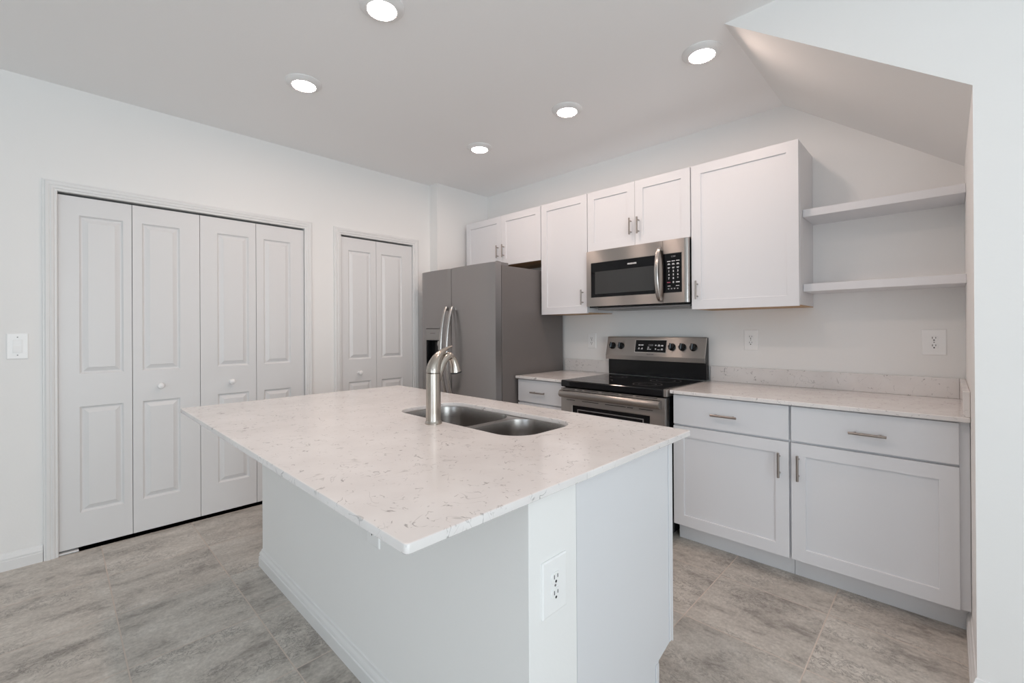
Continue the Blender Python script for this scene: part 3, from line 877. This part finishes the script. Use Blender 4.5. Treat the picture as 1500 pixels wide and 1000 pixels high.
fl = facing_plus_x(0)
t = thing('light_switch', (0, -3.316, 1.11), 'white rocker light switch on the wall left of the closet', 'switch')
b = MB(); u, z, hw, hh = -3.316, 1.180, .040, .069
b.rings([[fl(u + sx * (hw - i), z + sz * (hh - i), d) for sx, sz in ((-1, -1), (1, -1), (1, 1), (-1, 1))] for i, d in ((0, .0002), (0, .0035), (.0035, .0058))], smooth=False)
b.build('cover_plate', M['plastic'], t)
b = MB(); b.panelled(facing_plus_x(.0078), u - .0185, u + .0185, z - .0355, z + .0355, .0018, [(u - .0168, u + .0168, z - .0338, z + .0338)], [(0, 0), (.0003, -.0015)])
b.build('rocker_frame', M['plastic'], t)
b = MB(); b.prism([(z - .0325, .0066), (z + .0325, .0066), (z + .0325, .0086), (z, .0072), (z - .0325, .0115)], lambda a, c, d: (c, d, a), u - .0155, u + .0155)
b.build('rocker', M['plastic'], t)
for dz in (-.048, .048):
    MB().cyl((.0058, u, z + dz), (.0066, u, z + dz), .003, 12).build('screw', M['grey_cap'], t)

# ------------------------------------------------------------------ island
IH = .887
KX0, KX1 = .933, 2.857
KY0, KY1, IY1 = -2.404, -2.217, -1.650
IS = thing('kitchen_island', (1.9, -2.0, 0), 'white kitchen island base with half wall, end panel and baseboard', 'kitchen island')
hw_ = MB().box(KX0, KX1, KY0, KY1, 0, IH - .0205, .0015, 1).build('half_wall', M['wall'], IS)
# cabinet carcass behind the half wall; lower front recessed for the toe kick, open top under the sink
b = MB()
b.box(KX0 + .02, KX1 - .022, KY1 + .001, IY1 - .006, .112, .128)
b.box(KX0 + .02, KX0 + .038, KY1 + .001, IY1 - .006, .1285, IH - .0215)
b.box(KX0 + .0385, KX1 - .022, KY1 + .001, KY1 + .012, .1285, IH - .0215)
b.box(KX0 + .0385, KX1 - .022, IY1 - .020, IY1 - .006, .1285, IH - .0215)
b.box(KX0 + .02, KX1 - .022, IY1 - .105, IY1 - .090, 0, .1115)
b.build('cabinet_body', M['cabside'], IS)
# end panel with notch
b = MB(); b.prism([(KY1 + .0015, 0), (IY1 - .105, 0), (IY1 - .105, .132), (IY1 - .015, .156), (IY1 - .004, .160), (IY1 - .004, IH - .0212), (KY1 + .0015, IH - .0212)], lambda u, w, d: (d, u, w), KX1 - .021, KX1 - .0008)
b.build('end_panel', M['cab'], IS)
b = MB(); b.box(KX1 - .0205, KX1 + .0032, IY1 - .0035, IY1 + .0, .150, IH - .0212, .001, 1)
b.box(KX1 - .0005, KX1 + .0032, IY1 - .026, IY1 - .0040, .158, IH - .0212, .0012, 1)
b.box(KX1 - .0005, KX1 + .0028, IY1 - .128, IY1 - .108, 0, .128, .001, 1)
b.build('corner_stile', M['cab'], IS)
fy = facing_plus_y(IY1 + .016)
xs_ = [KX0 + .03, 1.37, 1.81, 2.32, KX1 - .012]
for a, c in zip(xs_, xs_[1:]):
    d = shaker_door(IS, a + .002, c - .002, .165, .690, 0, .058, fn=fy)
    dd = MB().box(a + .002, c - .002, IY1 - .002, IY1 + .016, .700, .858, .0012, 1).build('drawer', M['cab'], IS)
    hx = (a + c) / 2
    b = MB(); b.cyl((hx - .065, IY1 + .046, .78), (hx + .065, IY1 + .046, .78), .0058, 16, .001)
    for s in (-.043, .043): b.cyl((hx + s, IY1 + .0155, .78), (hx + s, IY1 + .046, .78), .0042, 12)
    b.build('handle', M['pull'], dd)
baseboard('baseboard', [lambda a, h: (KX0 - a, KY1, h), lambda a, h: (KX0 - a, KY0 - a, h), lambda a, h: (KX1, KY0 - a, h)], None, IS)
outlet(facing_plus_x(KX1), -2.314, .621, .094, .137, 'white outlet on the right end of the island half wall')
outlet(facing_minus_y(KY0), 2.130, .575, .084, .134, 'white outlet on the island half wall, mostly hidden under the counter overhang')

# island counter with sink cutout
SX0, SX1, SY0, SY1 = 1.735, 2.525, -2.092, -1.745
def cut(i):
    # i grows away from the hole so the rim is eased
    return rr(SX0 - i, SX1 + i, SY0 - i, SY1 + i, .105 + i, 12)
IC = MB()
slab(IC, lambda i: rr(.935 + i, 2.897 - i, -2.760 + i, -1.575 - i, .010, 5), IH, IH - .020, holes=[cut])
tag(IC.build('island_countertop', M['quartz']), 'large pale speckled stone countertop overhanging the island', 'countertop')

# double bowl sink hung below the slab
zt = IH - .0203
def bowl(b, x0, x1, y0, y1, r, depth):
    st = [(0, 0, r), (.001, -.006, r), (.004, -.05, r), (.010, -depth + .045, r), (.018, -depth + .020, r * .95), (.034, -depth + .005, r * .85), (.060, -depth, r * .6)]
    loops = []
    for ins, dz, rad in st:
        loops.append([(p[0], p[1], zt + dz) for p in rr(x0 + ins, x1 - ins, y0 + ins, y1 - ins, max(rad, .02), 10)])
    R = [[b.bm.verts.new(p) for p in lp] for lp in loops]
    n = len(R[0])
    for A, B in zip(R, R[1:]):
        for i in range(n):
            b.bm.faces.new((A[i], A[(i + 1) % n], B[(i + 1) % n], B[i])).smooth = True
    b.bm.faces.new(R[-1]).smooth = True
    return R[0]
SK = thing('sink', (2.13, -1.92, zt - .20), 'stainless double bowl sink set into the island counter', 'sink')
b = MB(); bm = b.bm
XD = 2.197
A = bowl(b, SX0 - .004, XD - .014, SY0 - .004, SY1 + .004, .10, .20)
B_ = bowl(b, XD + .014, SX1 + .004, SY0 - .004, SY1 + .004, .10, .18)
rim = [bm.verts.new((p[0], p[1], zt)) for p in rr(SX0 - .024, SX1 + .024, SY0 - .024, SY1 + .024, .11, 10)]
n = len(rim)
for i in range(n): bm.edges.new((rim[i], rim[(i + 1) % n]))
es = [bm.edges.get((lp[i], lp[(i + 1) % len(lp)])) for lp in (A, B_, rim) for i in range(len(lp))]
bmesh.ops.triangle_fill(bm, use_beauty=True, edges=es)
sk = b.build('double_bowl', M['sink'], SK, angle=40)
for cx in ((SX0 + XD) / 2, (XD + SX1) / 2):
    zz = zt - (.20 if cx < XD else .18)
    d = MB().lathe((cx, -1.92, zz + .0003), (0, 0, 1), [(.045, 0), (.045, .002), (.036, .003), (.030, .0015), (.006, .0015), (.006, .008), (0, .009)], 32).build('drain', M['handle_steel'], SK)

# faucet
FC = thing('faucet', (2.114, -2.139, IH), 'brushed nickel faucet with horn-shaped lever on the island', 'faucet')
fx, fy_ = 2.114, -2.139
MB().lathe((fx, fy_, IH + .0002), (0, 0, 1), [(.0335, 0), (.0335, .004), (.0315, .0065), (.0300, .016), (.0290, .05), (.0285, .15), (.0280, .196), (.0265, .1975)], 48).build('body', M['nickel'], FC)
# spout: leaves the body behind the lever and arcs over the bowls
def bez(p, n):
    out = []
    for k in range(n + 1):
        t = k / n; q = [Vector(a) for a in p]
        while len(q) > 1: q = [q[i].lerp(q[i + 1], t) for i in range(len(q) - 1)]
        out.append(q[0])
    return out
pts = bez([(fx, fy_ + .012, 1.045), (fx, fy_ + .045, 1.135), (fx, fy_ + .062, 1.172), (fx, fy_ + .104, 1.160), (fx, fy_ + .112, 1.082)], 26)
rad = [.0175 - .002 * (k / 26) if k < 18 else .0160 + .0085 * ((k - 18) / 8) ** 1.3 - .002 for k in range(27)]
sp = MB().tube(pts, rad, 24).build('spout', M['nickel'], FC)
e0 = pts[-1]; dv = (pts[-1] - pts[-3]).normalized()
MB().lathe(e0 + dv * -.002, dv, [(.0220, 0), (.0232, .004), (.0225, .0075), (.0170, .0075), (.0165, .003), (0, .003)], 24).build('aerator', M['black_matte'], sp)
# lever
pts = [(0, 1.0862), (.0005, 1.094), (.003, 1.108), (.009, 1.124), (.0185, 1.141), (.031, 1.156), (.046, 1.168), (.062, 1.1765), (.078, 1.183), (.090, 1.187), (.0935, 1.188)]
rads = [.0278, .0280, .0272, .0245, .0205, .0165, .0128, .0098, .0074, .0056, .0028]
MB().tube([(fx, fy_ + a, z) for a, z in pts], rads, 32, flat=[1, 1, 1, 1, 1, .95, .85, .75, .68, .6, .6]).build('lever', M['nickel'], FC, angle=60)
